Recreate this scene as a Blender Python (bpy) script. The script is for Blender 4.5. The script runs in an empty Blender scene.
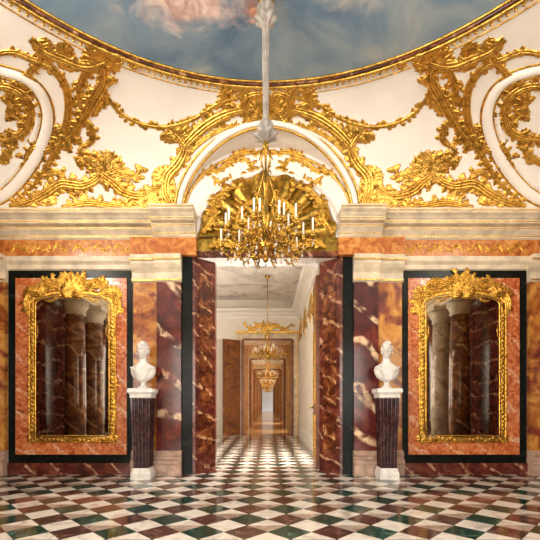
import bpy, bmesh, math, random
from mathutils import Vector, Matrix, Quaternion
from mathutils.bvhtree import BVHTree
random.seed(7)
S=60.0; F=400.0; CH=1.183; CD=6.667; UC=267.5; VH=403.0
scene=bpy.context.scene
scene.view_settings.view_transform='Standard'
try: scene.view_settings.look='None'
except Exception: pass
pi=math.pi

# ------------------------------------------------------------------ materials
def newmat(name):
    m=bpy.data.materials.new(name); m.use_nodes=True
    nt=m.node_tree; b=nt.nodes['Principled BSDF']
    return m,nt,b
def rgba(c): return (c[0],c[1],c[2],1.0)
def ramp(nt,stops,src,interp='LINEAR'):
    r=nt.nodes.new('ShaderNodeValToRGB'); cr=r.color_ramp; cr.interpolation=interp
    while len(cr.elements)>1: cr.elements.remove(cr.elements[0])
    cr.elements[0].position=stops[0][0]; cr.elements[0].color=rgba(stops[0][1])
    for p,c in stops[1:]:
        e=cr.elements.new(p); e.color=rgba(c)
    nt.links.new(src,r.inputs[0]); return r.outputs[0]
def noise(nt,scale,detail=6,dist=0.0,vec=None,rough=0.55):
    n=nt.nodes.new('ShaderNodeTexNoise'); n.inputs['Scale'].default_value=scale
    n.inputs['Detail'].default_value=detail; n.inputs['Distortion'].default_value=dist
    n.inputs['Roughness'].default_value=rough
    if vec is None:
        tc=nt.nodes.new('ShaderNodeTexCoord'); vec=tc.outputs['Object']
    nt.links.new(vec,n.inputs['Vector']); return n.outputs[0]
def mix(nt,fac,a,b,mode='MIX'):
    m=nt.nodes.new('ShaderNodeMix'); m.data_type='RGBA'; m.blend_type=mode
    if isinstance(fac,float): m.inputs[0].default_value=fac
    else: nt.links.new(fac,m.inputs[0])
    for s,i in ((a,6),(b,7)):
        if isinstance(s,tuple): m.inputs[i].default_value=rgba(s)
        else: nt.links.new(s,m.inputs[i])
    return m.outputs[2]
def bump(nt,b,src,strength,dist=0.01):
    bp=nt.nodes.new('ShaderNodeBump'); bp.inputs['Strength'].default_value=strength
    bp.inputs['Distance'].default_value=dist
    nt.links.new(src,bp.inputs['Height']); nt.links.new(bp.outputs[0],b.inputs['Normal'])
def marble(name,stops,scale=3.0,vein=None,vscale=1.2,vw=0.04,rough=0.18,dist=1.2,rot=(0.3,0.9,0.2),spec=0.5):
    m,nt,b=newmat(name)
    n=noise(nt,scale,9,dist,rough=0.62)
    col=ramp(nt,stops,n)
    if vein:
        tc=nt.nodes.new('ShaderNodeTexCoord'); mp=nt.nodes.new('ShaderNodeMapping')
        mp.inputs['Rotation'].default_value=rot
        nt.links.new(tc.outputs['Object'],mp.inputs[0])
        w=nt.nodes.new('ShaderNodeTexWave'); w.inputs['Scale'].default_value=vscale
        w.inputs['Distortion'].default_value=5.5; w.inputs['Detail'].default_value=4
        w.inputs['Detail Scale'].default_value=1.6
        nt.links.new(mp.outputs[0],w.inputs['Vector'])
        f=ramp(nt,[(0.0,(0,0,0)),(1-vw*2.2,(0,0,0)),(1-vw*0.5,(1,1,1))],w.outputs[1])
        n2=noise(nt,scale*2.1,4,0.5)
        g=ramp(nt,[(0.42,(0,0,0)),(0.62,(1,1,1))],n2)
        mm=nt.nodes.new('ShaderNodeMath'); mm.operation='MULTIPLY'
        nt.links.new(f,mm.inputs[0]); nt.links.new(g,mm.inputs[1])
        col=mix(nt,mm.outputs[0],col,vein)
    nt.links.new(col,b.inputs['Base Color']); b.inputs['Roughness'].default_value=rough
    b.inputs['Specular IOR Level'].default_value=spec
    return m
def plain(name,c,rough=0.5,metal=0.0,var=0.06,scale=6):
    m,nt,b=newmat(name)
    n=noise(nt,scale,4)
    d=tuple(max(0,x*(1-var*3)) for x in c); l=tuple(min(1,x*(1+var)) for x in c)
    nt.links.new(ramp(nt,[(0.3,d),(0.6,c),(0.8,l)],n),b.inputs['Base Color'])
    b.inputs['Roughness'].default_value=rough; b.inputs['Metallic'].default_value=metal
    return m
def goldmat(name,c1,c2,rough=0.34,metal=0.75,bs=0.35):
    m,nt,b=newmat(name)
    n=noise(nt,14,6,0.5)
    nt.links.new(ramp(nt,[(0.3,c2),(0.55,c1),(0.8,tuple(min(1,x*1.15) for x in c1))],n),b.inputs['Base Color'])
    b.inputs['Roughness'].default_value=rough; b.inputs['Metallic'].default_value=metal
    bump(nt,b,noise(nt,45,4),bs,0.01)
    return m
GOLD=goldmat('gilding',(0.78,0.48,0.10),(0.32,0.16,0.025),0.26,0.92,0.6)
GOLDF=goldmat('frame_gilding',(0.68,0.40,0.07),(0.26,0.12,0.018),0.26,0.95,0.6)
GOLDD=goldmat('old_gilding',(0.56,0.32,0.055),(0.15,0.07,0.012),0.24,0.97,0.5)
STUCCO=plain('white_stucco',(0.85,0.81,0.755),0.6,0,0.02,2)
CREAM=plain('cream_stone',(0.72,0.61,0.44),0.4,0,0.12,5)
WHITEM=marble('white_marble',[(0.3,(0.5,0.46,0.42)),(0.5,(0.72,0.69,0.65)),(0.8,(0.80,0.78,0.75))],5,rough=0.3)
PURPLE=marble('purple_marble',[(0.3,(0.02,0.004,0.006)),(0.5,(0.085,0.014,0.014)),(0.66,(0.17,0.03,0.02)),(0.8,(0.30,0.11,0.06))],2.6,(0.76,0.54,0.33),0.55,0.07,rough=0.12,spec=0.4)
OCHRE=marble('ochre_marble',[(0.3,(0.10,0.018,0.01)),(0.43,(0.32,0.09,0.02)),(0.56,(0.56,0.25,0.045)),(0.75,(0.66,0.40,0.14))],2.4,(0.18,0.03,0.02),0.7,0.12)
BLACK=marble('verde_black_marble',[(0.3,(0.002,0.003,0.003)),(0.6,(0.007,0.010,0.008)),(0.78,(0.03,0.036,0.028))],7,rough=0.22,spec=0.12)
RED=marble('peach_red_marble',[(0.28,(0.16,0.027,0.010)),(0.42,(0.40,0.088,0.026)),(0.54,(0.56,0.175,0.058)),(0.66,(0.64,0.29,0.12)),(0.8,(0.70,0.46,0.28))],12,(0.72,0.47,0.30),0.8,0.04,rough=0.16)
FRIEZE=marble('frieze_marble',[(0.28,(0.20,0.045,0.012)),(0.45,(0.46,0.135,0.026)),(0.6,(0.60,0.26,0.06)),(0.74,(0.66,0.39,0.14))],7,rough=0.16)
BROWN=marble('brown_marble',[(0.3,(0.015,0.005,0.003)),(0.48,(0.085,0.02,0.008)),(0.6,(0.22,0.065,0.02)),(0.76,(0.46,0.24,0.10))],5,(0.6,0.33,0.16),0.9,0.04,rough=0.14)
COLM=marble('column_marble',[(0.3,(0.03,0.010,0.005)),(0.48,(0.15,0.055,0.02)),(0.6,(0.34,0.15,0.055)),(0.76,(0.5,0.28,0.13))],3,(0.55,0.34,0.18),0.9,0.04)
COLP=marble('pale_column_marble',[(0.3,(0.30,0.20,0.13)),(0.48,(0.56,0.44,0.32)),(0.65,(0.74,0.65,0.52))],3,(0.35,0.18,0.1),0.9,0.04)
DKRED=marble('dark_red_marble',[(0.3,(0.02,0.004,0.003)),(0.5,(0.10,0.02,0.012)),(0.7,(0.22,0.06,0.03))],5,(0.5,0.28,0.16),1.0,0.03)
WOOD=marble('door_wood',[(0.3,(0.08,0.019,0.007)),(0.55,(0.22,0.066,0.02)),(0.75,(0.36,0.13,0.042))],3,rough=0.3)
PARQ=plain('parquet',(0.50,0.30,0.14),0.12,0,0.12,3)
CANDLE=plain('candle_wax',(0.80,0.74,0.62),0.45,0,0.01,3)
FABRIC=plain('silk_sleeve',(0.34,0.30,0.26),0.55,0,0.14,12)
WALLW=plain('pale_wall',(0.84,0.78,0.69),0.55,0,0.03,2)
WALLO=plain('warm_wall',(0.70,0.44,0.22),0.55,0,0.05,2)
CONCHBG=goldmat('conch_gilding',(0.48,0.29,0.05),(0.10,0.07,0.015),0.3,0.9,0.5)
def crystal():
    m,nt,b=newmat('cut_crystal')
    nt.links.new(ramp(nt,[(0.3,(0.8,0.78,0.72)),(0.7,(0.95,0.94,0.9))],noise(nt,30,2)),b.inputs['Base Color'])
    b.inputs['Roughness'].default_value=0.05; b.inputs['Transmission Weight'].default_value=0.6; b.inputs['IOR'].default_value=1.5
    return m
CRYS=crystal()
def mirrormat():
    m,nt,b=newmat('mirror_glass')
    nt.links.new(ramp(nt,[(0.3,(0.48,0.43,0.36)),(0.7,(0.62,0.58,0.51))],noise(nt,3,5)),b.inputs['Base Color'])
    b.inputs['Metallic'].default_value=1.0; b.inputs['Roughness'].default_value=0.03
    return m
MIRROR=mirrormat()

def floormat():
    m,nt,b=newmat('lozenge_marble_floor')
    tc=nt.nodes.new('ShaderNodeTexCoord'); sx=nt.nodes.new('ShaderNodeSeparateXYZ')
    nt.links.new(tc.outputs['Object'],sx.inputs[0])
    def M(op,a,b_=None,c_=None):
        n=nt.nodes.new('ShaderNodeMath'); n.operation=op
        for k,s in enumerate((a,b_,c_)):
            if s is None: continue
            if isinstance(s,(int,float)): n.inputs[k].default_value=s
            else: nt.links.new(s,n.inputs[k])
        return n.outputs[0]
    W=0.40
    X=M('DIVIDE',sx.outputs[0],W); Y=M('DIVIDE',sx.outputs[1],W)
    a=M('ADD',M('ADD',X,Y),0.5); c=M('ADD',M('SUBTRACT',X,Y),0.5)
    i=M('FLOOR',a); j=M('FLOOR',c)
    par=M('FLOORED_MODULO',M('ADD',i,j),2.0)
    ip=M('FLOORED_MODULO',i,2.0)
    ra=M('SUBTRACT',M('FRACT',a),0.5); rc=M('SUBTRACT',M('FRACT',c),0.5)
    lower=M('LESS_THAN',M('SUBTRACT',ra,rc),0.0)
    fa=M('ABSOLUTE',ra); fc=M('ABSOLUTE',rc)
    grout=M('GREATER_THAN',M('MAXIMUM',fa,fc),0.488)
    white=ramp(nt,[(0.3,(0.46,0.41,0.34)),(0.5,(0.78,0.73,0.65)),(0.75,(0.86,0.82,0.75))],noise(nt,4,8,1.5))
    beige=ramp(nt,[(0.3,(0.20,0.14,0.11)),(0.5,(0.40,0.30,0.24)),(0.75,(0.55,0.46,0.38))],noise(nt,5,8,1.5))
    green=ramp(nt,[(0.3,(0.004,0.020,0.014)),(0.55,(0.020,0.065,0.046)),(0.75,(0.11,0.20,0.155))],noise(nt,6,8,1.5))
    brown=ramp(nt,[(0.3,(0.035,0.014,0.011)),(0.55,(0.11,0.05,0.038)),(0.75,(0.27,0.17,0.135))],noise(nt,5,8,1.5))
    dark=mix(nt,ip,brown,green)
    light=mix(nt,M('MULTIPLY',lower,ip),white,beige)
    col=mix(nt,par,light,dark)
    col=mix(nt,grout,col,(0.08,0.06,0.04))
    nt.links.new(col,b.inputs['Base Color'])
    b.inputs['Roughness'].default_value=0.11
    return m
FLOORM=floormat()

def paintmat():
    m,nt,b=newmat('sky_fresco')
    n=noise(nt,0.9,8,1.0)
    sky=ramp(nt,[(0.3,(0.08,0.15,0.24)),(0.47,(0.16,0.25,0.34)),(0.6,(0.27,0.34,0.38)),(0.75,(0.5,0.47,0.43))],n)
    tc=nt.nodes.new('ShaderNodeTexCoord')
    def blob(center,rad,seed,lo,hi):
        mp=nt.nodes.new('ShaderNodeMapping'); mp.vector_type='POINT'
        mp.inputs['Location'].default_value=(-center[0]/rad[0],-center[1]/rad[1],0)
        mp.inputs['Scale'].default_value=(1/rad[0],1/rad[1],0.0)
        nt.links.new(tc.outputs['Object'],mp.inputs[0])
        l=nt.nodes.new('ShaderNodeVectorMath'); l.operation='LENGTH'
        nt.links.new(mp.outputs[0],l.inputs[0])
        nn=noise(nt,seed,6,0.8)
        s=nt.nodes.new('ShaderNodeMath'); s.operation='ADD'
        nt.links.new(l.outputs['Value'],s.inputs[0]); nt.links.new(nn,s.inputs[1])
        return ramp(nt,[(lo,(1,1,1)),(hi,(0,0,0))],s.outputs[0])
    pinkc=ramp(nt,[(0.35,(0.46,0.29,0.26)),(0.5,(0.68,0.50,0.44)),(0.68,(0.80,0.71,0.65))],noise(nt,4,5,1.5))
    greyc=ramp(nt,[(0.35,(0.32,0.36,0.38)),(0.6,(0.60,0.57,0.53))],noise(nt,3,5,1.5))
    col=mix(nt,blob((0.9,-2.35),(1.0,0.5),2.3,0.6,1.4),sky,greyc)
    col=mix(nt,blob((-0.9,-2.2),(1.35,0.66),2.6,0.65,1.45),col,pinkc)
    redc=ramp(nt,[(0.4,(0.48,0.20,0.12)),(0.6,(0.8,0.48,0.34))],noise(nt,7,4,1))
    col=mix(nt,blob((-0.17,-2.15),(0.26,0.28),5.3,0.7,1.2),col,redc)
    nt.links.new(col,b.inputs['Base Color']); b.inputs['Roughness'].default_value=0.8
    return m
FRESCO=paintmat()
PALEFR=marble('pale_fresco',[(0.35,(0.44,0.40,0.37)),(0.5,(0.74,0.68,0.61)),(0.7,(0.84,0.80,0.75))],1.4,rough=0.8)

# ------------------------------------------------------------------ mesh helpers
def mk(name,verts,faces,mat,smooth=False,parent=None):
    me=bpy.data.meshes.new(name); me.from_pydata([tuple(v) for v in verts],[],faces); me.update()
    if isinstance(mat,(list,tuple)):
        for q in mat: me.materials.append(q)
    elif mat: me.materials.append(mat)
    ob=bpy.data.objects.new(name,me); scene.collection.objects.link(ob)
    if smooth:
        for p in me.polygons: p.use_smooth=True
    if parent: ob.parent=parent
    return ob
class B:
    def __init__(s): s.v=[]; s.f=[]; s.m=[]; s.sm=[]
    def add(s,v,f,mi=0,smooth=True):
        o=len(s.v); s.v+= [tuple(q) for q in v]; s.f+=[tuple(i+o for i in q) for q in f]
        s.m+=[mi]*len(f); s.sm+=[smooth]*len(f)
    def box(s,x0,x1,y0,y1,z0,z1,mi=0):
        v=[(x,y,z) for x in (x0,x1) for y in (y0,y1) for z in (z0,z1)]
        s.add(v,[(0,1,3,2),(4,6,7,5),(0,4,5,1),(2,3,7,6),(0,2,6,4),(1,5,7,3)],mi,False)
    def profx(s,prof,x0,x1,mi=0):
        n=len(prof); v=[(x0,-p,z) for p,z in prof]+[(x1,-p,z) for p,z in prof]
        v+=[(x0,0.0,prof[0][1]),(x0,0.0,prof[-1][1]),(x1,0.0,prof[0][1]),(x1,0.0,prof[-1][1])]
        f=[(i,i+1,n+i+1,n+i) for i in range(n-1)]
        f.append((0,n,2*n+2,2*n)); f.append((n-1,2*n+1,2*n+3,2*n-1))
        f.append(tuple(list(range(n))+[2*n+1,2*n])); f.append(tuple([2*n+2,2*n+3]+[n+i for i in reversed(range(n))]))
        s.add(v,f,mi,False)
    def lathe(s,prof,cx=0,cy=0,cz=0,seg=32,mi=0,fold=None,smooth=True):
        v=[];f=[]
        for r,z in prof:
            for k in range(seg):
                a=2*pi*k/seg; rr=r*(1+(fold(a,z) if fold else 0))
                v.append((cx+rr*math.cos(a),cy+rr*math.sin(a),cz+z))
        n=len(prof)
        for i in range(n-1):
            for k in range(seg):
                k2=(k+1)%seg; f.append((i*seg+k,i*seg+k2,(i+1)*seg+k2,(i+1)*seg+k))
        f.append(tuple(reversed(range(seg)))); f.append(tuple((n-1)*seg+k for k in range(seg)))
        s.add(v,f,mi,smooth)
    def tube(s,pts,rad,seg=8,mi=0):
        pts=[Vector(p) for p in pts]; n=len(pts); v=[];f=[]
        ref=Vector((0.13,0.21,0.97)).normalized()
        for i,p in enumerate(pts):
            t=(pts[min(i+1,n-1)]-pts[max(i-1,0)]).normalized()
            a=t.cross(ref)
            if a.length<1e-3: a=t.cross(Vector((1,0,0)))
            a.normalize(); b=t.cross(a)
            r=rad[i] if isinstance(rad,(list,tuple)) else rad
            for k in range(seg):
                q=2*pi*k/seg; v.append(p+a*r*math.cos(q)+b*r*math.sin(q))
        for i in range(n-1):
            for k in range(seg):
                k2=(k+1)%seg; f.append((i*seg+k,i*seg+k2,(i+1)*seg+k2,(i+1)*seg+k))
        f.append(tuple(reversed(range(seg)))); f.append(tuple((n-1)*seg+k for k in range(seg)))
        s.add(v,f,mi,True)
    def ell(s,c,r,seg=14,rings=9,mi=0):
        v=[(c[0],c[1],c[2]-r[2])];f=[]
        for i in range(1,rings):
            t=-pi/2+pi*i/rings
            for k in range(seg):
                a=2*pi*k/seg; v.append((c[0]+r[0]*math.cos(t)*math.cos(a),c[1]+r[1]*math.cos(t)*math.sin(a),c[2]+r[2]*math.sin(t)))
        v.append((c[0],c[1],c[2]+r[2])); top=len(v)-1
        for k in range(seg):
            k2=(k+1)%seg; f.append((0,1+k2,1+k)); f.append((top,1+(rings-2)*seg+k,1+(rings-2)*seg+k2))
            for i in range(rings-2):
                f.append((1+i*seg+k,1+i*seg+k2,1+(i+1)*seg+k2,1+(i+1)*seg+k))
        s.add(v,f,mi,True)
    def build(s,name,mats,parent=None):
        ob=mk(name,s.v,s.f,mats,False,parent)
        if len(ob.data.polygons)==len(s.m):
            ob.data.polygons.foreach_set('material_index',s.m); ob.data.polygons.foreach_set('use_smooth',s.sm)
        ob.data.update()
        return ob
def catmull(p,n=10):
    q=[(2*p[0][0]-p[1][0],2*p[0][1]-p[1][1])]+list(p)+[(2*p[-1][0]-p[-2][0],2*p[-1][1]-p[-2][1])]
    out=[]
    for i in range(1,len(q)-2):
        for k in range(n):
            t=k/n; r=[]
            for d in (0,1):
                a,b,c,e=q[i-1][d],q[i][d],q[i+1][d],q[i+2][d]
                r.append(0.5*((2*b)+(-a+c)*t+(2*a-5*b+4*c-e)*t*t+(-a+3*b-3*c+e)*t**3))
            out.append(tuple(r))
    out.append(p[-1]); return out

HW=4.91; YC=-4.91; RC=3.80; ZS=4.31; ZC=5.60; RISE=ZC-ZS
AW=1.49; AH=1.13
ZL=3.60

# ------------------------------------------------------------------ cove
cove=B()
def zcove(t): return ZS+RISE*math.sqrt(max(0,1-t*t))
def arch(x): return ZS+AH*math.sqrt(max(0,1-(x/AW)**2)) if abs(x)<AW else -1
NTH=160; NT=22
quadv=[];quadf=[];edge=[]
for i in range(NTH+1):
    th=math.radians(-45+90*i/NTH)
    rs=HW/max(math.cos(th),abs(math.sin(th)))
    def pos(t):
        r=RC+(rs-RC)*t
        return r*math.sin(th),r*math.cos(th),zcove(t)
    tm=1.0
    x1,_,_=pos(1.0)
    if abs(x1)<AW:
        lo,hi=0.0,1.0
        for _ in range(40):
            md=(lo+hi)/2; x,y,z=pos(md)
            if z>arch(x): lo=md
            else: hi=md
        tm=lo
        edge.append(pos(tm))
    for k in range(NT+1):
        quadv.append(pos(tm*math.sin(k/NT*pi/2)))
for i in range(NTH):
    for k in range(NT):
        a=i*(NT+1)+k; quadf.append((a,a+1,a+NT+2,a+NT+1))
soff=[(-AW,HW,ZS)]+edge+[(AW,HW,ZS)]
for q in range(4):
    R=Matrix.Rotation(q*pi/2,3,'Z')
    T=lambda p:(R@Vector(p))+Vector((0,YC,0))
    cove.add([T(p) for p in quadv],quadf)
    n=len(soff)
    v=[T(p) for p in soff]+[T((p[0],HW,p[2])) for p in soff]
    cove.add(v,[(i,i+1,n+i+1,n+i) for i in range(n-1)])
cove.build('ceiling_cove',[STUCCO])
v=[(0,YC,ZC)]+[(RC*1.0*math.cos(2*pi*k/128),YC+RC*math.sin(2*pi*k/128),ZC) for k in range(128)]
mk('ceiling',v,[(0,1+(k+1)%128,1+k) for k in range(128)],FRESCO)
ring=B()
for rr,w,off,mi in ((RC+0.03,0.028,0.0,0),(RC-0.075,0.016,0.0,0),(RC-0.03,0.02,0.0,1),(RC+0.17,0.010,0.0,0)):
    pts=[(rr*math.cos(2*pi*k/160),YC+rr*math.sin(2*pi*k/160),ZC-0.01) for k in range(161)]
    ring.tube(pts,w,8,mi)
for k in range(300):
    a=2*pi*k/300
    if math.sin(a)>-0.2: ring.ell(((RC+0.095)*math.cos(a),YC+(RC+0.095)*math.sin(a),ZC-0.012),(0.02,0.02,0.02),8,5,0)
ring.build('trim_ceiling_rim',[GOLD,BROWN])

# ------------------------------------------------------------------ room shell
w=B()
w.box(-HW-0.4,-1.25,0,0.4,0,ZC+0.1); w.box(1.25,HW+0.4,0,0.4,0,ZC+0.1); w.box(-1.25,1.25,0,0.4,ZL,ZC+0.1)
w.build('wall_back',[STUCCO])
def wall_panels(name,axis,openings,mat):
    b=B(); x0,x1=axis
    y=-2*HW
    for (a,c,z0,z1) in sorted(openings):
        b.box(x0,x1,y,a,0,ZC+0.1); b.box(x0,x1,a,c,0,z0); b.box(x0,x1,a,c,z1,ZC+0.1); y=c
    b.box(x0,x1,y,0.0,0,ZC+0.1)
    return b.build(name,[mat])
WIN=(-9.1,-6.9,0.4,3.5)
wall_panels('wall_left',(-HW-0.4,-HW),[WIN],DKRED)
wall_panels('wall_right',(HW,HW+0.4),[WIN],DKRED)
b=B(); y0,y1=-2*HW-0.4,-2*HW
xs=[(-3.9,-2.1),(-0.9,0.9),(2.1,3.9)]; x=-HW-0.4
for a,c in xs:
    b.box(x,a,y0,y1,0,ZC+0.1); b.box(a,c,y0,y1,0,0.4); b.box(a,c,y0,y1,3.5,ZC+0.1); x=c
b.box(x,HW+0.4,y0,y1,0,ZC+0.1); b.build('wall_front',[OCHRE])
def window(name,M,wd,z0,z1):
    b=B(); h=wd/2
    for a,c in ((-h,-h+0.08),(h-0.08,h),(-0.04,0.04)): b.box(a,c,-0.05,0.05,z0,z1)
    for k in range(5):
        z=z0+(z1-z0-0.06)*k/4; b.box(-h,h,-0.035,0.035,z,z+0.06)
    ob=b.build(name,[STUCCO]); ob.matrix_world=M
window('window_1',Matrix.Translation((-HW-0.2,-8.0,0))@Matrix.Rotation(pi/2,4,'Z'),2.2,0.4,3.5)
window('window_2',Matrix.Translation((HW+0.2,-8.0,0))@Matrix.Rotation(pi/2,4,'Z'),2.2,0.4,3.5)
for k,(a,c) in enumerate(xs): window('window_%d'%(k+3),Matrix.Translation(((a+c)/2,-2*HW-0.2,0)),c-a,0.4,3.5)  # unseen rear-wall windows, added to carry the fill lamps

mk('floor',[(-HW-0.4,-2*HW-0.4,0),(HW+0.4,-2*HW-0.4,0),(HW+0.4,8.0,0),(-HW-0.4,8.0,0)],[(0,1,2,3)],FLOORM)

for sgn,nm in ((-1,'trim_door_jamb_left'),(1,'trim_door_jamb_right')):
    b=B(); p=[(1.25,-0.02),(1.20,-0.02),(0.90,0.22),(0.90,0.4),(1.25,0.4)]
    p=[(sgn*a,c) for a,c in p]; n=len(p)
    v=[(a,c,0.0) for a,c in p]+[(a,c,ZL) for a,c in p]
    b.add(v,[(i,(i+1)%n,n+(i+1)%n,n+i) for i in range(n)],0,False)
    for z0,z1 in ((0.35,1.0),(1.15,3.35)):
        d=Vector((-(0.30)*sgn,0.24,0)).normalized(); nrm=Vector((-0.24*sgn,-0.30,0)).normalized()
        s0=Vector((1.20*sgn,-0.02,0))+d*0.07; s1=Vector((1.20*sgn,-0.02,0))+d*0.31
        q=[s0,s1,s1+nrm*0.02,s0+nrm*0.02]
        v=[(a.x,a.y,z0) for a in q]+[(a.x,a.y,z1) for a in q]
        b.add(v,[(0,1,5,4),(1,2,6,5),(2,3,7,6),(3,0,4,7),(4,5,6,7),(3,2,1,0)],1,False)
    b.build(nm,[DKRED,BROWN])

capprof=lambda pr:[(pr,3.17),(pr+0.03,3.19),(pr+0.03,3.23),(pr,3.24),(pr,3.33),(pr+0.02,3.36),(pr+0.05,3.40),(pr+0.08,3.46),(pr+0.08,3.50),(pr+0.11,3.52),(pr+0.11,3.60)]
baseprof=lambda pr:[(pr+0.08,0.0),(pr+0.08,0.17),(pr+0.09,0.19),(pr+0.09,0.24),(pr+0.04,0.27),(pr+0.04,0.30),(pr+0.06,0.33),(pr+0.02,0.38),(pr,0.40)]
corn=lambda pr:[(pr+0.03,3.88),(pr+0.06,3.91),(pr+0.06,3.95),(pr+0.11,4.0),(pr+0.13,4.02),(pr+0.13,4.06),(pr+0.22,4.08),(pr+0.22,4.14),(pr+0.24,4.15),(pr+0.27,4.18),(pr+0.32,4.21),(pr+0.33,4.25),(pr+0.33,4.28)]
PINKB=plain('pink_base_stone',(0.48,0.32,0.24),0.35,0,0.15,9)
for sgn,tag in ((-1,'left'),(1,'right')):
    def X(a,c): return (min(sgn*a,sgn*c),max(sgn*a,sgn*c))
    b=B()
    b.box(*X(1.25,1.42),-0.05,0,0.0,ZL,0)
    b.box(*X(1.42,1.82),-0.10,0,0.3,3.2,1)
    b.box(*X(1.82,2.22),-0.06,0,0.3,3.2,2)
    b.box(*X(4.32,HW),-0.10,0,0.3,3.2,2)
    b.build('trim_pilasters_'+tag,[BLACK,PURPLE,OCHRE])
    b=B()
    for (a,c,pr) in ((1.41,1.84,0.10),(1.82,2.24,0.06),(4.30,HW,0.10)):
        b.profx(capprof(pr),*X(a,c)); b.profx(baseprof(pr),*X(a,c),1)
        b.box(*X(a+0.01,c-0.01),-(pr+0.036),-(pr+0.02),3.195,3.215,2)
        b.box(*X(a-0.02,c+0.02),-(pr+0.118),-(pr+0.10),3.515,3.53,2)
    b.build('trim_capitals_bases_'+tag,[CREAM,PINKB,GOLD])
    b=B()
    b.box(*X(2.24,4.30),-0.03,0,0.19,3.38,0)
    b.box(*X(2.33,4.17),-0.05,0,0.33,3.25,1)
    b.box(*X(2.22,4.32),-0.06,0,0.0,0.19,2)
    b.profx([(0.02,3.38),(0.05,3.40),(0.05,3.47),(0.09,3.52),(0.09,3.60)],*X(2.22,4.32),3)
    b.build('trim_wall_panel_'+tag,[BLACK,RED,DKRED,CREAM])
    b=B()
    b.box(*X(2.22,HW),-0.05,0,3.60,3.88,0); b.box(*X(1.16,2.24),-0.16,0,3.60,3.88,0)
    b.build('trim_frieze_'+tag,[FRIEZE])
    b=B(); b.profx(corn(0.0),*X(1.84,HW)); b.profx(corn(0.13),*X(1.16,1.86))
    for z_,d0,d1 in ((3.925,0.05,0.068),(4.03,0.12,0.138),(4.10,0.21,0.228),(4.235,0.30,0.336)):
        b.box(*X(1.84,HW),-d1,-d0,z_,z_+0.014,1); b.box(*X(1.153,1.867),-d1-0.13,-d0-0.13,z_,z_+0.014,1)
    b.build('trim_cornice_'+tag,[CREAM,GOLD])
    b=B(); L=2*HW
    b.profx(corn(0.0),-L/2,L/2,0); b.profx([(0.05,3.6),(0.05,3.88)],-L/2,L/2,1); b.profx(baseprof(-0.02),-L/2,L/2*0.0,2)
    ob=b.build('trim_entablature_'+tag,[CREAM,FRIEZE,DKRED])
    ob.matrix_world=Matrix.Translation((sgn*HW,YC,0))@Matrix.Rotation(-sgn*pi/2,4,'Z')

colb=B()
colb.lathe([(0.30,0.0),(0.30,0.12),(0.33,0.16),(0.33,0.22),(0.26,0.26),(0.29,0.31),(0.25,0.36)],mi=1)
colb.lathe([(0.235,0.36),(0.235,1.2),(0.225,2.2),(0.20,3.2)],mi=0)
colb.lathe([(0.20,3.2),(0.23,3.22),(0.21,3.25),(0.23,3.33),(0.29,3.43),(0.25,3.46),(0.31,3.50)],mi=1)
colb.box(-0.32,0.32,-0.32,0.32,3.50,3.60,1); colb.box(-0.36,0.36,-0.36,0.36,0,0.1,1)
cm=None
for sgn in (-1,1):
    for yy in (-2.7,-3.7,-5.0,-6.0):
        if cm is None:
            ob=colb.build('marble_column',[COLM,CREAM]); cm=ob.data
        else:
            ob=bpy.data.objects.new('marble_column',cm); scene.collection.objects.link(ob)
        if sgn>0 and yy in (-3.7,-5.0):
            ob.material_slots[0].link='OBJECT'; ob.material_slots[0].material=COLP
        ob.location=(sgn*4.44,yy,0)

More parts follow.
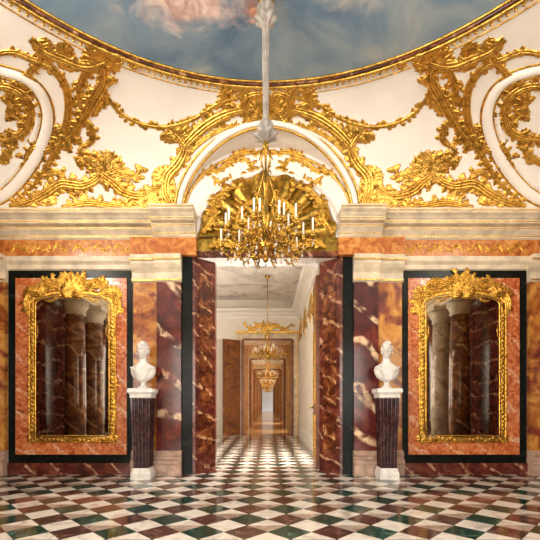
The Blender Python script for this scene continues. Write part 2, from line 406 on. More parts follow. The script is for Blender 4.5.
# ------------------------------------------------------------------ gilded stucco kit
bv=[Vector(q) for q in cove.v]; bf=list(cove.f)
o=len(bv); bv+=[Vector((-6,0,0)),Vector((6,0,0)),Vector((6,0,6)),Vector((-6,0,6))]; bf.append((o,o+1,o+2,o+3))
bvh=BVHTree.FromPolygons(bv,bf)
STN=Vector((0,-CD,CH))
def on_room(u,v):
    d=Vector(((u-UC)/F,1,(VH-v)/F))
    h=bvh.ray_cast(STN,d.normalized())
    if h[0] is None: return None
    n=h[1]
    if n.dot(d)>0: n=-n
    return h[0],n,(h[0].y+CD)/F
def plane_at(off):
    def f(u,v): return Vector(((u-UC)/S,-off,CH+(VH-v)/S)),Vector((0,-1,0)),1/S
    return f
class Orn:
    def __init__(s,proj,mirror=True,k=1.0,lob=True): s.b=B(); s.proj=proj; s.mirror=mirror; s.k=k; s.lob=lob
    def sweep(s,path,wf,h=0.7,mi=0,K=6,ridge=False,lift=0.0):
        for flip in ((False,True) if s.mirror else (False,)):
            P=[]
            for i,(u,v) in enumerate(path):
                if flip: u=2*UC-u
                r=s.proj(u,v)
                if r is None: continue
                P.append((r[0]+r[1]*lift*r[2],r[1],wf(i/(len(path)-1))*r[2]))
            if len(P)<2: continue
            n=len(P); V=[];Fc=[]
            for i in range(n):
                t=(P[min(i+1,n-1)][0]-P[max(i-1,0)][0])
                if t.length<1e-7: t=Vector((1,0,0))
                t.normalize(); nn=P[i][1]; sd=t.cross(nn)
                if sd.length<1e-6: sd=Vector((1,0,0))
                sd.normalize(); W=max(P[i][2],0.0008)
                for k in range(K+1):
                    a=pi*k/K; hh=math.sin(a)
                    if ridge: hh=hh*(0.45+0.55*abs(math.cos(a)))
                    V.append(P[i][0]+sd*W*math.cos(a)+nn*(W*h*hh-0.003))
            for i in range(n-1):
                for k in range(K):
                    a=i*(K+1)+k; Fc.append((a,a+1,a+K+2,a+K+1))
            s.b.add(V,Fc,mi)
    def leaf(s,u,v,ang,L,W,curl=0.0,h=0.7,lob=None):
        pts=[];n=8;a=ang;A=[]
        for i in range(n):
            pts.append((u,v)); A.append(a); u+=math.cos(a)*L/(n-1); v+=math.sin(a)*L/(n-1); a+=curl/(n-1)
        s.sweep(pts,lambda t:W*(0.35+0.75*math.sin(pi*min(1,t*0.9)))*(1-t**4*0.9),h,ridge=True)
        if lob is None: lob=s.lob
        if lob and L>7:
            for idx,sd in ((2,1),(3,-1),(4,1),(5,-1)):
                s.leaf(pts[idx][0],pts[idx][1],A[idx]+sd*0.75,L*0.42*(1.1-idx*0.06),W*0.62,sd*0.5,h*0.8,False)
    def spiral(s,u,v,ang,r,turn,W,hand=1):
        pts=[];n=34;a=ang
        L=r*4.2
        for i in range(n):
            t=i/(n-1); pts.append((u,v)); st=L/n*(1-0.62*t); u+=math.cos(a)*st; v+=math.sin(a)*st; a+=hand*turn/n*(0.5+t)
        W*=s.k*0.8
        s.sweep(pts,lambda t:W*(1-0.35*t),1.0); s.leaf(u,v,0,W*2,W*1.0,0,1.2,False)
    def acan(s,p,W,ll=9,gap=6,side=0,tip=0.4,n=10):
        path=catmull(p,n); W*=s.k; ll*=s.k
        prof=lambda t:(0.55+0.9*math.sin(pi*min(1,t*0.9+0.1)))*(1-tip*t)
        L=len(path)-1
        for off,ww,lf in ((-0.5,0.36,0),(0.5,0.36,0),(0,0.30,W*0.16)):
            q=[]
            for i,(u,v) in enumerate(path):
                a=path[max(0,i-1)]; c=path[min(L,i+1)]; dx,dy=c[0]-a[0],c[1]-a[1]; m=math.hypot(dx,dy) or 1
                k=off*W*0.9*prof(i/L); q.append((u-dy/m*k,v+dx/m*k))
            s.sweep(q,lambda t:W*ww*prof(t),1.2,lift=lf)
        acc=0
        for i in range(1,len(path)-1):
            du=path[i+1][0]-path[i-1][0]; dv=path[i+1][1]-path[i-1][1]
            acc+=math.hypot(path[i][0]-path[i-1][0],path[i][1]-path[i-1][1])
            if acc>=gap:
                acc=0; a=math.atan2(dv,du)
                sds=(1,-1) if side==0 else (side,)
                for sd in sds:
                    if random.random()<0.12: continue
                    l=ll*random.uniform(0.6,1.3)
                    s.leaf(path[i][0],path[i][1],a+sd*random.uniform(0.35,0.8),l,W*0.62,curl=sd*random.uniform(0.3,1.6),h=random.uniform(0.8,1.3))
    def fan(s,u,v,a0,a1,n,L,W):
        for i in range(n):
            t=i/(n-1); a=a0+(a1-a0)*t
            s.leaf(u,v,a,L*(0.78+0.22*math.sin(pi*t)),W*s.k*0.85,curl=(t-0.5)*0.8,h=1.2)
    def garland(s,p,W):
        path=catmull(p,12)
        s.sweep(path,lambda t:W*0.7,0.8)
        for i in range(0,len(path),2):
            u,v=path[i]
            for q in range(2):
                s.leaf(u+random.uniform(-2,2),v+random.uniform(-2,2),random.uniform(0,2*pi),5.5,2.0,random.uniform(-1,1),1.0,False)

o=Orn(on_room,True,1.14)
o.acan([(-12,56),(12,52),(34,60),(52,68),(66,88),(68,115),(60,142),(48,165),(34,185),(12,203)],3.4,7,6,0,0.1)
o.acan([(30,38),(44,50),(62,58),(84,66),(104,62),(118,52),(132,54)],5.0,12,5,0)
o.fan(100,66,-2.7,0.1,11,28,3.4)
o.fan(62,60,-2.3,-0.6,7,20,3.0)
o.spiral(134,56,0.6,8,6.5,3.2,1)
o.acan([(104,66),(103,82),(94,98),(84,116),(72,134),(54,146)],5.2,12,5,0)
o.acan([(86,70),(80,86),(82,100),(92,98)],3.6,9,5,0)
o.acan([(44,52),(38,64),(28,74),(20,86)],3.6,9,5,0)
o.spiral(84,84,2.4,8,6,3.0,-1)
o.acan([(60,142),(46,150),(34,148),(26,158),(30,170)],3.8,10,5,0)
o.fan(66,126,1.0,2.9,7,21,2.8)
o.acan([(78,116),(90,126),(92,140),(82,146),(76,138)],3.2,9,5,0)
o.garland([(104,88),(112,104),(128,118),(150,126),(172,126),(196,118),(218,104),(244,96)],2.8)
o.garland([(104,88),(106,98),(104,108)],2.8)
o.acan([(10,207),(30,202),(46,194),(62,184),(82,186),(98,178),(100,164),(88,156),(76,162)],4.6,11,5,0)
o.acan([(62,208),(88,203),(112,206),(140,209),(172,209)],3.6,11,5,-1)
o.acan([(98,172),(112,182),(124,192),(142,196),(158,188),(168,198)],4.6,12,5,0)
o.fan(104,174,-2.7,0.4,11,26,3.2)
o.acan([(112,152),(108,164),(120,174),(136,176),(140,166)],3.6,10,5,0)
o.acan([(44,178),(56,172),(64,178),(60,186)],3.0,8,5,0)
o.spiral(70,196,0.2,7,6.5,2.8,1); o.spiral(128,200,-0.4,7,6.5,2.8,-1)
o.fan(150,208,-2.6,-0.4,9,24,3.0); o.fan(46,206,-2.6,-0.6,7,18,2.8)
o.acan([(174,208),(166,192),(168,176),(178,164),(184,150),(178,136),(166,132)],4.6,12,5,0,0.2)
o.acan([(180,152),(192,138),(208,124),(226,114),(244,110),(254,118)],4.6,10,4.5,0,0.2)
o.acan([(176,170),(190,152),(206,138),(226,128),(246,124)],2.2,5,4,-1,0.2)
o.fan(180,142,-2.8,-0.4,10,22,3.0)
o.fan(168,176,2.2,3.9,6,18,2.6)
o.spiral(206,122,-0.9,7,6,2.8,-1)
o.spiral(232,112,-1.2,6,6,2.6,-1)
o.acan([(266,126),(252,122),(244,110),(247,98),(258,94),(266,100)],3.6,8,4,1,0.1)
o.fan(UC,118,-pi/2-1.5,-pi/2,9,31,3.2)
o.fan(UC,112,pi/2,pi/2+1.0,4,20,3.0)
o.acan([(250,94),(238,88),(226,94),(222,104)],3.2,9,4,0)
o.k=1.0
o.acan([(196,182),(206,172),(220,170),(232,160),(246,160),(254,168),(248,174)],2.6,7,4.5,0)
o.acan([(228,164),(236,154),(250,151),(266,156)],2.4,7,4,0)
o.acan([(212,176),(220,182),(232,176)],2.0,6,4,0)
o.k=1.15
o.acan([(-20,92),(-4,86),(12,88),(26,98),(32,112),(24,122),(14,116)],4.0,10,5,0)
o.acan([(32,112),(26,130),(12,138),(-8,140)],3.8,10,5,0)
o.fan(8,106,-2.0,1.4,8,17,2.8)
o.acan([(-14,168),(0,160),(10,152),(6,142)],3.2,9,5,0)
orn=o.b.build('trim_gilded_scrollwork',[GOLD])

o=Orn(on_room)
lun=[(-40,66),(-18,68),(4,72),(26,80),(42,96),(48,118),(42,144),(28,170),(6,194),(-20,206)]
C=catmull(lun,10)
def offs(C,d):
    q=[];L=len(C)-1
    for i,(u,v) in enumerate(C):
        a=C[max(0,i-1)]; c=C[min(L,i+1)]; dx,dy=c[0]-a[0],c[1]-a[1]; m=math.hypot(dx,dy) or 1
        q.append((u-dy/m*d,v+dx/m*d))
    return q
o.sweep(C,lambda t:5.0,0.7)
o.sweep(offs(C,6),lambda t:1.4,0.9,mi=1); o.sweep(offs(C,-6),lambda t:1.4,0.9,mi=1)
o.sweep(offs(C,11),lambda t:2.0,0.7)
o.b.build('trim_lunette_moulding',[STUCCO,GOLD])
arc=B()
E=[Vector((p[0],p[1]+YC,p[2])) for p in soff]
def archline(scale,dy,r,mi):
    arc.tube([(p.x*scale,p.y+dy,ZS+(p.z-ZS)*scale) for p in E],r,8,mi)
archline(1.0,-0.02,0.045,0); archline(0.965,0.02,0.022,1); archline(1.05,-0.03,0.018,1)
arc.tube([(AW*0.93*math.cos(pi*k/60),-0.02,ZS+AH*0.93*math.sin(pi*k/60)) for k in range(61)],0.02,8,1)
for R0,r,mi in ((1.17,0.045,0),(1.10,0.022,1)):
    arc.tube([(R0*math.cos(pi*k/60),-0.04,3.92+(R0-0.1)*math.sin(pi*k/60)) for k in range(61)],r,8,mi)
arc.build('trim_archivolt',[STUCCO,GOLD])

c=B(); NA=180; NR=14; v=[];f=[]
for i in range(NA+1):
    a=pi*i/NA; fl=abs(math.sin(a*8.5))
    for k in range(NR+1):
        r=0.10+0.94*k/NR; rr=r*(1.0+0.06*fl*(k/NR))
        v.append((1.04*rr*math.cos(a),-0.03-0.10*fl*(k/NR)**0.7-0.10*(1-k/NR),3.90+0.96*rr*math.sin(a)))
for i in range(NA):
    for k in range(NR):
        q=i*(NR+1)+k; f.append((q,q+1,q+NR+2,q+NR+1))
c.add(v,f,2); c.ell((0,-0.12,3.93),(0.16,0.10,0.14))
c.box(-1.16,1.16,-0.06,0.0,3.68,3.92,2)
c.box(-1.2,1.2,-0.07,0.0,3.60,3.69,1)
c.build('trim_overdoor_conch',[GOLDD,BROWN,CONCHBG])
o=Orn(plane_at(0.13),True,1.1)
o.acan([(204,236),(214,222),(216,206),(228,194),(244,190)],3.0,9,5,0)
o.acan([(210,250),(226,244),(240,250),(254,242),(264,246)],2.6,7,4,0)
o.acan([(236,232),(242,214),(256,204),(264,212)],2.6,8,4.5,0)
o.fan(UC,240,-pi/2-1.2,-pi/2,6,30,2.6)
o.b.build('trim_overdoor_scrollwork',[GOLDF])

o=Orn(plane_at(0.05),True,1.0,False)
for k in range(6):
    u=14+k*20
    o.acan([(u,253),(u+5,246),(u+12,252),(u+18,246)],1.2,4.5,3.5,0)
o.b.build('trim_frieze_ornament',[GOLDF])

# ------------------------------------------------------------------ mirrors
def build_mirror(name,cu):
    root=bpy.data.objects.new(name,None); scene.collection.objects.link(root)
    hw=36.0
    def outline(e):
        p=[(cu-hw-e,435+e),(cu-hw-e,312),]
        for k in range(13):
            a=pi-pi*k/12; p.append((cu+(hw+e)*math.cos(a)*1.0,306-(9+e)*math.sin(a)**0.8 if 0<k<12 else 306))
        p+=[(cu+hw+e,312),(cu+hw+e,435+e)]
        return p
    P=outline(2)
    pr=plane_at(0.066); v=[pr(u,w_)[0] for u,w_ in P]
    mk('glass',v,[tuple(range(len(v)))],MIRROR,parent=root)
    b=B(); b.box((cu-hw-4-UC)/S,(cu+hw+4-UC)/S,-0.064,-0.05,CH+(VH-439)/S,CH+(VH-308)/S); b.build('backboard',[WOOD],root)
    o=Orn(plane_at(0.055),False,0.95,True)
    def line(e,W,h=0.8):
        q=outline(e); q=[(cu-10,435+e)]+q+[(cu+10,435+e),(cu-10,435+e)]
        d=[]
        for i in range(len(q)-1):
            for t in range(6): d.append((q[i][0]+(q[i+1][0]-q[i][0])*t/6,q[i][1]+(q[i+1][1]-q[i][1])*t/6))
        d.append(q[-1]); o.sweep(d,lambda t:W,h)
    line(0.5,1.0,1.4); line(6.6,0.9,1.7); line(3.6,2.8,0.35)
    for sg in (-1,1):
        X=lambda u:cu+sg*u
        Q=lambda l:[(X(a),c) for a,c in l]
        v_=432
        while v_>314:
            o.leaf(X(39),v_,-pi/2+sg*random.uniform(0.1,0.5),7.5,1.6,sg*random.uniform(0.2,1.3),1.6)
            o.leaf(X(40),v_-2,-pi/2-sg*random.uniform(0.1,0.5),6.8,1.3,-sg*random.uniform(0.2,1.0),1.6,False)
            v_-=4.2
        for uu in range(4,38,4):
            o.leaf(X(uu),439,(0 if sg>0 else pi)+random.uniform(-0.5,0.5),7,1.4,random.uniform(-1,1),1.5)
        o.acan(Q([(42,318),(46,306),(42,295),(33,295),(28,287),(17,288),(8,283)]),3.0,9,3.8,0,0.0)
        o.acan(Q([(40,304),(35,290),(25,282),(14,284),(6,277),(0,278)]),2.6,8,3.4,0,0.0)
        o.fan(X(40),299,-pi/2-1.0,-pi/2+1.0,6,14,2.4)
        o.fan(X(40),436,pi/2-1.4,pi/2+1.4,5,8,2.2)
        o.acan(Q([(30,300),(22,302),(12,298),(4,301)]),1.8,6,4,0,0.2)
        o.acan(Q([(37,320),(34,330),(36,342),(39,348)]),1.6,5,4,0,0.2)
        o.acan(Q([(37,372),(42,378),(42,390),(37,396)]),1.8,5,4,0,0.2)
        for k in range(6):
            o.leaf(cu,298,-pi/2+sg*0.26*k,25-2.3*k,2.6,sg*0.5,1.5)
    o.b.build('gilt_frame',[GOLDF],root)
build_mirror('gilt_wall_mirror',74.0)
build_mirror('gilt_wall_mirror',2*UC-74.0)

# ------------------------------------------------------------------ chandelier
def chandelier_mesh():
    b=B()
    b.lathe([(0.005,-0.24),(0.025,-0.22),(0.035,-0.19),(0.018,-0.16),(0.04,-0.13),(0.075,-0.08),(0.085,-0.03),(0.06,0.02),(0.03,0.06),(0.02,0.12),(0.04,0.2),(0.05,0.26),(0.025,0.34),(0.014,0.45),(0.02,0.55),(0.035,0.62),(0.02,0.7),(0.012,0.8),(0.015,0.95),(0.035,1.0),(0.025,1.06),(0.01,1.12)],seg=24)
    def lf(x,y,z,dx,dy,dz,L,w=0.012):
        q=[(x+dx*L*t,y+dy*L*t,z+dz*L*t+L*0.5*math.sin(pi*t)*0.5) for t in (0,.3,.6,.85,1)]
        b.tube(q,[w*0.5,w,w*0.9,w*0.5,0.002],6)
    def cup(x,y,z,hc):
        b.lathe([(0.008,-0.03),(0.02,-0.02),(0.034,0.0),(0.038,0.012),(0.016,0.015),(0.012,0.03),(0.019,0.05),(0.015,0.055)],x,y,z,14)
        b.lathe([(0.0105,0.05),(0.0105,0.05+hc),(0.008,0.055+hc)],x,y,z,10,1)
        b.tube([(x,y,z+0.05+hc),(x,y,z+0.068+hc)],0.002,4,2)
        for k in range(5):
            a=2*pi*k/5; lf(x,y,z-0.02,math.cos(a),math.sin(a),0.1,0.045,0.007)
    def drop(x,y,z,n=3):
        for k in range(n): b.ell((x,y,z-0.03*k),(0.007,0.007,0.010),6,4,3)
        b.ell((x,y,z-0.03*n-0.008),(0.010,0.010,0.020),6,4,3)
    def arm(a,R,zs,zd,ze,hc,r=0.008):
        ca,sa=math.cos(a),math.sin(a)
        pr=catmull([(0.05,zs),(0.16*R/0.5,zs+0.06),(0.27*R/0.5,zd+0.02),(0.38*R/0.5,zd-0.02),(0.47*R/0.5,zd+0.05),(R,ze)],6)
        b.tube([(ca*p,sa*p,z) for p,z in pr],[r*(1.2-0.5*i/len(pr)) for i in range(len(pr))],8)
        for i in range(5,len(pr)-2,5):
            p,z=pr[i]
            for sd in (-1,1):
                L=0.055; q=[(ca*(p+L*t*0.5)-sa*sd*L*t*0.5,sa*(p+L*t*0.5)+ca*sd*L*t*0.5,z+sd*(L*math.sin(t*1.9)*0.7)) for t in (0,.25,.5,.75,1.0)]
                b.tube(q,[0.006,0.011,0.010,0.006,0.002],6)
        q=[]
        for k in range(14):
            t=k/13; rr=0.04*(1-0.7*t); aa=-pi/2+t*6
            q.append((ca*(0.30*R/0.5+rr*math.cos(aa)),sa*(0.30*R/0.5+rr*math.cos(aa)),zd+0.06+rr*math.sin(aa)))
        b.tube(q,0.005,6)
        drop(ca*R*0.78,sa*R*0.78,zd-0.03,1); drop(ca*R,sa*R,ze-0.01,1)
        cup(ca*R,sa*R,ze+0.03,hc)
    for k in range(12): arm(2*pi*(k+0.5)/12,0.51 if k%2 else 0.43,-0.03,-0.13,-0.04 if k%2 else 0.02,0.14)
    for k in range(6): arm(2*pi*k/6+0.3,0.26,0.06,0.0,0.10,0.14,0.007)
    for k in range(4):
        a=2*pi*k/4+0.75; ca,sa=math.cos(a),math.sin(a)
        pr=catmull([(0.02,1.0),(0.07,0.88),(0.035,0.74),(0.09,0.60),(0.15,0.48),(0.10,0.36),(0.15,0.26),(0.23,0.12)],6)
        b.tube([(ca*p,sa*p,z) for p,z in pr],[0.008]*len(pr),6)
        for i in range(4,len(pr)-2,7):
            p,z=pr[i]
            q=[(ca*(p+0.05*t),sa*(p+0.05*t),z+0.06*t-0.05*t*t*1.5) for t in (0,.3,.6,1)]
            b.tube(q,[0.006,0.012,0.009,0.003],6)
    for k in range(12):
        a=2*pi*k/12; ca,sa=math.cos(a),math.sin(a)
        q=[(ca*p,sa*p,z) for p,z in ((0.07,-0.08),(0.15,-0.15),(0.22,-0.14),(0.26,-0.08))]
        b.tube(q,[0.008,0.013,0.010,0.003],6)
        drop(ca*0.2,sa*0.2,-0.16,1)
    return b.build('body',[GOLDD,CANDLE,BLACK,CRYS])
def sleeve_mesh(top):
    b=B()
    prof=[]
    z0,z1=1.06,top; n=70
    for i in range(n+1):
        t=i/n; z=z0+(z1-z0)*t; r=0.024+0.014*t
        zz=z-z0
        r+=0.10*math.exp(-((zz-0.07)/0.045)**2)+0.05*math.exp(-((zz-0.17)/0.05)**2)
        r+=0.07*math.exp(-((top-z-0.30)/0.05)**2)+0.045*math.exp(-((top-z-0.18)/0.07)**2)
        prof.append((r,z))
    b.lathe(prof,seg=40,fold=lambda a,z:0.2*math.sin(7*a+z*9),mi=0)
    b.lathe([(0.02,top-0.06),(0.09,top-0.05),(0.12,top-0.02),(0.12,top)],seg=24,mi=1)
    return b.build('silk_sleeve',[FABRIC,GOLD])
root=bpy.data.objects.new('chandelier',None); scene.collection.objects.link(root)
cb=chandelier_mesh(); cb.parent=root
ZA=2.93
sl=sleeve_mesh(ZC-ZA-0.0); sl.parent=root
root.location=(-0.02,-CD+4.3,ZA)

# ------------------------------------------------------------------ busts on fluted pedestals
def bust(name,loc,turn):
    b=B()
    seg,rings=56,44; v=[];f=[]
    v.append((0,0,-0.13))
    for i in range(1,rings):
        t=-pi/2+pi*i/rings
        for k in range(seg):
            a=2*pi*k/seg
            x=0.076*math.cos(t)*math.cos(a); y=0.098*math.cos(t)*math.sin(a); z=0.13*math.sin(t)
            if z<0: x*=1-0.22*(-z/0.13)**1.3; 
            if z<0 and y>0: y*=1-0.35*(-z/0.13)
            if z<0 and y<0: y*=1+0.10*(-z/0.13)
            if y<0:
                g=lambda cx,cz,sx,sz:math.exp(-((x-cx)/sx)**2-((z-cz)/sz)**2)
                y-=0.034*g(0,-0.028,0.013,0.018)+0.020*g(0,-0.005,0.010,0.03)
                y+=0.028*(g(0.031,0.012,0.018,0.014)+g(-0.031,0.012,0.018,0.014))
                y-=0.009*(g(0.031,0.010,0.010,0.006)+g(-0.031,0.010,0.010,0.006))
                y-=0.012*(g(0.03,0.036,0.025,0.008)+g(-0.03,0.036,0.025,0.008))
                y-=0.011*g(0,-0.064,0.022,0.005)+0.010*g(0,-0.078,0.018,0.005); y+=0.010*g(0,-0.071,0.022,0.004)
                y-=0.014*g(0,-0.108,0.022,0.014)
            v.append((x,y,z))
    v.append((0,0,0.13)); top=len(v)-1
    for k in range(seg):
        k2=(k+1)%seg; f.append((0,1+k2,1+k)); f.append((top,1+(rings-2)*seg+k,1+(rings-2)*seg+k2))
        for i in range(rings-2): f.append((1+i*seg+k,1+i*seg+k2,1+(i+1)*seg+k2,1+(i+1)*seg+k))
    R=Matrix.Rotation(turn,3,'Z'); H=Vector((0,-0.02,0.56))
    hb=B(); hb.add(v,f)
    rnd=random.Random(3)
    for q in range(130):
        a=rnd.uniform(0,2*pi); t=rnd.uniform(-0.35,1.45)
        x,y,z=0.078*math.cos(t)*math.cos(a),0.10*math.cos(t)*math.sin(a),0.13*math.sin(t)
        if y<-0.03 and z<0.08: continue
        s_=rnd.uniform(0.013,0.020); hb.ell((x*1.07,y*1.06,z*1.02),(s_,s_,s_*0.85),8,6)
    for sg in (-1,1): hb.ell((sg*0.074,0.01,0.0),(0.010,0.020,0.032),10,8)
    b.add([R@Vector(p)+H for p in hb.v],hb.f)
    secs=[(0.10,0.055,0.045,0.01),(0.12,0.10,0.075,0.0),(0.16,0.15,0.095,0.0),(0.22,0.185,0.105,0.005),(0.28,0.195,0.10,0.01),(0.325,0.175,0.085,0.015),(0.355,0.12,0.07,0.015),(0.385,0.072,0.062,0.012),(0.42,0.058,0.058,0.008),(0.50,0.056,0.06,0.0)]
    sg_=32; v=[];f=[]
    for z,rx,ry,cy in secs:
        for k in range(sg_):
            a=2*pi*k/sg_; ca=math.cos(a); sa=math.sin(a)
            v.append((rx*math.copysign(abs(ca)**0.85,ca),cy+ry*math.copysign(abs(sa)**0.85,sa),z))
    for i in range(len(secs)-1):
        for k in range(sg_):
            k2=(k+1)%sg_; f.append((i*sg_+k,i*sg_+k2,(i+1)*sg_+k2,(i+1)*sg_+k))
    f.append(tuple(reversed(range(sg_)))); f.append(tuple((len(secs)-1)*sg_+k for k in range(sg_)))
    b.add(v,f)
    for q in range(6):
        t=q/5; pts=[]
        for k in range(12):
            s_=k/11; x=-0.17+0.34*s_; z=0.31-0.17*math.sin(pi*s_)*(0.3+0.7*t)-0.02*t
            pts.append((x*(1-0.25*t),-0.085-0.035*math.sin(pi*s_)+0.01*t,z))
        b.tube(pts,0.012,8)
    b.lathe([(0.085,0.0),(0.085,0.02),(0.07,0.03),(0.045,0.05),(0.04,0.08),(0.055,0.10),(0.06,0.13)],seg=28)
    ob=b.build(name,[WHITEM])
    rm=ob.modifiers.new('remesh','REMESH'); rm.mode='VOXEL'; rm.voxel_size=0.005; rm.use_smooth_shade=True
    ob.location=loc; ob.scale=(1.02,1.02,1.07)
    return ob
PEDM=marble('pedestal_marble',[(0.3,(0.008,0.004,0.005)),(0.5,(0.035,0.012,0.014)),(0.7,(0.10,0.05,0.042))],8,rough=0.15,spec=0.35)
def pedestal(name,loc):
    b=B()
    def outl(h):
        pts=[]; n=4
        corners=[(-1,-1),(1,-1),(1,1),(-1,1)]
        for c_ in range(4):
            x0,y0=corners[c_]; x1,y1=corners[(c_+1)%4]
            nx,ny=-(y1-y0)/2,(x1-x0)/2
            for g in range(n):
                a0=0.07+g*(0.86/n)+0.012; a1=0.07+(g+1)*(0.86/n)-0.012
                if g==0: pts.append((x0,y0))
                for s_ in range(7):
                    t=s_/6; q=a0+(a1-a0)*t; d=0.13*math.sin(pi*t)
                    pts.append((x0+(x1-x0)*q+nx*d,y0+(y1-y0)*q+ny*d))
        return [(x*h,y*h) for x,y in pts]
    A=outl(0.12); C=outl(0.15); n=len(A)
    v=[(x,y,0.17) for x,y in A]+[(x,y,1.26) for x,y in C]
    b.add(v,[(i,(i+1)%n,n+(i+1)%n,n+i) for i in range(n)],0,False)
    def sq(prof,mi):
        v=[];f=[]
        for h,z in prof: v+=[(-h,-h,z),(h,-h,z),(h,h,z),(-h,h,z)]
        for i in range(len(prof)-1):
            for k in range(4): f.append((i*4+k,i*4+(k+1)%4,i*4+4+(k+1)%4,i*4+4+k))
        f.append((3,2,1,0)); m=4*(len(prof)-1); f.append((m,m+1,m+2,m+3)); b.add(v,f,mi,False)
    sq([(0.15,0.0),(0.15,0.09),(0.142,0.11),(0.134,0.125),(0.134,0.15),(0.122,0.17)],1)
    sq([(0.152,1.26),(0.165,1.28),(0.155,1.30),(0.17,1.33),(0.19,1.35),(0.19,1.40),(0.178,1.41)],1)
    ob=b.build(name,[PEDM,WHITEM]); ob.location=loc
for x,t in ((-1.965,-0.25),(1.885,-0.3)):
    pedestal('bust_pedestal',(x,-0.345,0)); bust('marble_bust',(x,-0.345,1.41),t)

# ------------------------------------------------------------------ enfilade beyond the door
ys=[0.4,8.0,14.5,21.0,28.0,36.0,45.0,56.0]
mats=[WALLW,WALLO,WALLW,WALLO,WALLW,WALLO,WALLO]
RX=1.16; LX=-3.6; HZ=4.95
NR_=7
floorE=B()
def door_leaf(name,M,wd=0.85,ht=3.45):
    b=B(); b.box(0,wd,-0.025,0.025,0.02,ht)
    for z0,z1 in ((0.15,1.0),(1.15,2.5),(2.65,ht-0.15)):
        for sy in (-1,1):
            y0,y1=sorted((sy*0.025,sy*0.04))
            for q in ((0.1,0.125,z0,z1),(wd-0.125,wd-0.1,z0,z1),(0.1,wd-0.1,z0,z0+0.025),(0.1,wd-0.1,z1-0.025,z1)): b.box(q[0],q[1],y0,y1,q[2],q[3],1)
    b.ell((wd-0.06,-0.05,1.1),(0.02,0.05,0.02),mi=1); b.ell((wd-0.06,0.05,1.1),(0.02,0.05,0.02),mi=1)
    ob=b.build(name,[WOOD,GOLDD]); ob.matrix_world=M
dn=3
for i in range(NR_):
    a=ys[i]+(0.0 if i==0 else 0.3); c=ys[i+1]; wm=mats[i]; n=i+1
    b=B(); wy0,wy1=a+0.5,a+2.4
    b.box(RX,RX+0.3,a,wy0,0,HZ); b.box(RX,RX+0.3,wy0,wy1,0,0.5); b.box(RX,RX+0.3,wy0,wy1,3.6,HZ); b.box(RX,RX+0.3,wy1,c,0,HZ)
    b.build('wall_enfilade_right_%d'%n,[wm])
    b=B(); b.box(LX-0.3,LX,a,c,0,HZ); b.build('wall_enfilade_left_%d'%n,[wm])
    b=B(); b.box(LX,RX,a,c,HZ,HZ+0.1); b.build('ceiling_enfilade_%d'%n,[PALEFR])
    b=B(); dw=0.9
    b.box(LX,-dw,c,c+0.3,0,HZ); b.box(dw,RX+0.3,c,c+0.3,0,HZ); 
    b.box(-dw,dw,c,c+0.3,ZL-0.1,HZ)
    b.build('wall_enfilade_partition_%d'%n,[wm])
    b=B()
    for s_ in (-1,1):
        x0,x1=sorted((s_*(dw+0.05),s_*(dw+0.2))); b.box(x0,x1,c-0.06,c,0,ZL,2); x0,x1=sorted((s_*(dw-0.04),s_*(dw+0.06))); b.box(x0,x1,c-0.07,c+0.35,0,ZL-0.1,0)
        x0,x1=sorted((s_*(dw+0.17),s_*(dw+0.2))); b.box(x0,x1,c-0.08,c-0.05,0,ZL,1)
    b.box(-dw-0.2,dw+0.2,c-0.05,c,ZL-0.1,ZL+0.12,2); b.box(-dw-0.25,dw+0.25,c-0.12,c,ZL+0.12,ZL+0.2,1); b.box(-dw,dw,c-0.07,c-0.04,ZL-0.14,ZL-0.06,0)
    b.build('trim_enfilade_doorcase_%d'%n,[WOOD,GOLD,CREAM])
    if i<5:
        for s_ in (-1,1):
            ang=90+s_*5
            door_leaf('door_%d'%dn,Matrix.Translation((s_*0.88,c+0.36,0))@Matrix.Rotation(math.radians(ang),4,'Z'),0.85,3.4); dn+=1
    if i==0:
        oo=Orn(lambda u,v,cc=c:(Vector((u/10,cc-0.01,v/10)),Vector((0,-1,0)),0.1),False)
        for sg in (-1,1):
            oo.acan([(sg*0.3,38.6),(sg*3,40.5),(sg*6,38.8),(sg*9,41)],0.6,2.2,1.6,0)
        for k in range(7): oo.leaf(0,38.5,0.3+k*0.42,3.5,0.5,0.2,1,False)
        oo.b.build('trim_enfilade_overdoor',[GOLD])
    b=B()
    pr=[(0.03,4.25),(0.05,4.3),(0.05,4.36),(0.12,4.42),(0.12,4.48),(0.25,4.52),(0.28,4.6)]
    b.profx(pr,LX,RX,0)
    ob=b.build('trim_enfilade_cornice_%d'%n,[STUCCO]); ob.location=(0,c,0)
    b=B(); b.profx(pr,-(c-a)/2,(c-a)/2,0); b.profx([(0.02,0),(0.02,0.3)],-(c-a)/2,(c-a)/2,0)
    ob=b.build('trim_enfilade_cornice_side_%d'%n,[STUCCO]); ob.matrix_world=Matrix.Translation((RX,(a+c)/2,0))@Matrix.Rotation(-pi/2,4,'Z')
    b=B(); v=[];f=[]
    for k in range(9):
        q=pi/2*k/8; v+=[(RX-0.9*(1-math.cos(q)),a,4.6-0.02+0.37*math.sin(q)),(RX-0.9*(1-math.cos(q)),c,4.6-0.02+0.37*math.sin(q))]
    f=[(2*k,2*k+1,2*k+3,2*k+2) for k in range(8)]; b.add(v,f); b.build('ceiling_enfilade_cove_%d'%n,[PALEFR])
    if i>0: floorE.add([(LX,a-0.3,0),(RX,a-0.3,0),(RX,c,0),(LX,c,0)],[(0,1,2,3)],0,False)
    b=B()
    for yy in (wy0,(wy0+wy1)/2-0.03,wy1-0.06): b.box(RX+0.1,RX+0.18,yy,yy+0.06,0.5,3.6)
    for zz in (0.5,1.5,2.5,3.54): b.box(RX+0.1,RX+0.18,wy0,wy1,zz,zz+0.06)
    b.build('window_enfilade_%d'%n,[STUCCO])
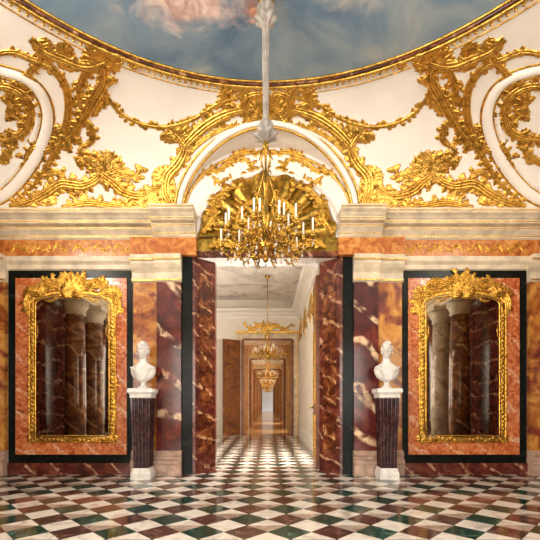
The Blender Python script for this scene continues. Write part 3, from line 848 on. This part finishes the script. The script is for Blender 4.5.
    ld=bpy.data.lights.new('daylight_enfilade',type='AREA'); ld.shape='RECTANGLE'; ld.size=3.0; ld.size_y=1.8
    ld.energy=[460,260,330,250,330,300,330][i]; ld.color=(1.0,0.93,0.84) if i<1 else (1.0,0.82,0.58)
    lo=bpy.data.objects.new('daylight_enfilade_%d'%n,ld); scene.collection.objects.link(lo)
    lo.matrix_world=Matrix.Translation((RX+0.24,(wy0+wy1)/2,2.05))@Matrix.Rotation(pi/2,4,'Y')
floorE.build('floor_enfilade',[PARQ])
mk('wall_enfilade_end',[(LX,58.5,0),(RX+0.3,58.5,0),(RX+0.3,58.5,HZ),(LX,58.5,HZ)],[(0,1,2,3)],WALLW)
def on_side(u,v):
    return Vector((RX-0.005,u/10,v/10)),Vector((-1,0,0)),0.1
o=Orn(on_side,False)
for y_ in (24,40,56,72):
    o.acan([(y_-6,34),(y_-2,37),(y_+2,35),(y_+6,38)],0.8,3,2,0)
    for k in range(7): o.leaf(y_,35.5,0.2+0.42*k,6,0.9,0.3)
o.b.build('trim_enfilade_gilding',[GOLD])

door_leaf('door_1',Matrix.Translation((0.88,0.42,0))@Matrix.Rotation(math.radians(88),4,'Z'),0.55)
door_leaf('door_2',Matrix.Translation((-1.0,7.85,0))@Matrix.Rotation(math.radians(215),4,'Z'),0.7)
for i,(y_,sc,zz) in enumerate(((5.2,0.9,2.62),(11.5,0.95,2.4),(18,0.95,2.4),(24.5,0.95,2.4),(32,0.95,2.4))):
    r2=bpy.data.objects.new('chandelier',None); scene.collection.objects.link(r2)
    bb=bpy.data.objects.new('body',cb.data); scene.collection.objects.link(bb); bb.parent=r2; bb.scale=(sc,sc,sc)
    b=B(); b.tube([(0,0,1.0*sc),(0,0,HZ-zz)],0.012,8); b.lathe([(0.02,HZ-zz-0.08),(0.08,HZ-zz-0.04),(0.09,HZ-zz)],seg=16)
    rd=b.build('rod',[GOLDD]); rd.parent=r2
    r2.location=(0,y_,zz)

# ------------------------------------------------------------------ lights
def area(name,loc,rot,sx,sy,e,col=(1,0.93,0.82)):
    ld=bpy.data.lights.new(name,type='AREA'); ld.shape='RECTANGLE'; ld.size=sx; ld.size_y=sy; ld.energy=e; ld.color=col
    lo=bpy.data.objects.new(name,ld); scene.collection.objects.link(lo); lo.location=loc; lo.rotation_euler=rot
area('daylight_window_left',(-HW-0.05,-8.0,2.0),(0,-pi/2,0),3.0,2.1,480)
area('daylight_window_right',(HW+0.05,-8.0,2.0),(0,pi/2,0),3.0,2.1,230)
area('added_fill_lunette_left',(-HW+0.02,YC,4.75),(0,-pi/2,0),0.7,2.2,270)  # fill lamp added for side light; the wall behind has no lunette window
area('added_fill_lunette_right',(HW-0.02,YC,4.75),(0,pi/2,0),0.7,2.2,130)  # same added fill on the right, in front of solid wall
for a,c in xs: area('added_fill_window_front',((a+c)/2,-2*HW-0.05,2.0),(pi/2,0,0),1.75,3.0,115)  # lamps in the unseen rear windows, added as frontal fill

wd=bpy.data.worlds.new('World'); scene.world=wd; wd.use_nodes=True
wd.node_tree.nodes['Background'].inputs[0].default_value=(0.85,0.92,1.0,1); wd.node_tree.nodes['Background'].inputs[1].default_value=1.0

cam=bpy.data.cameras.new('camera'); co=bpy.data.objects.new('camera',cam); scene.collection.objects.link(co)
co.location=(0,-CD,CH); co.rotation_euler=(pi/2,0,0)
cam.sensor_width=36; cam.lens=36*F/540; cam.shift_y=(VH-270)/540; cam.shift_x=(270-UC)/540; cam.clip_start=0.05; cam.clip_end=200
scene.camera=co
print('VIEW',scene.view_settings.view_transform, len(orn.data.polygons))
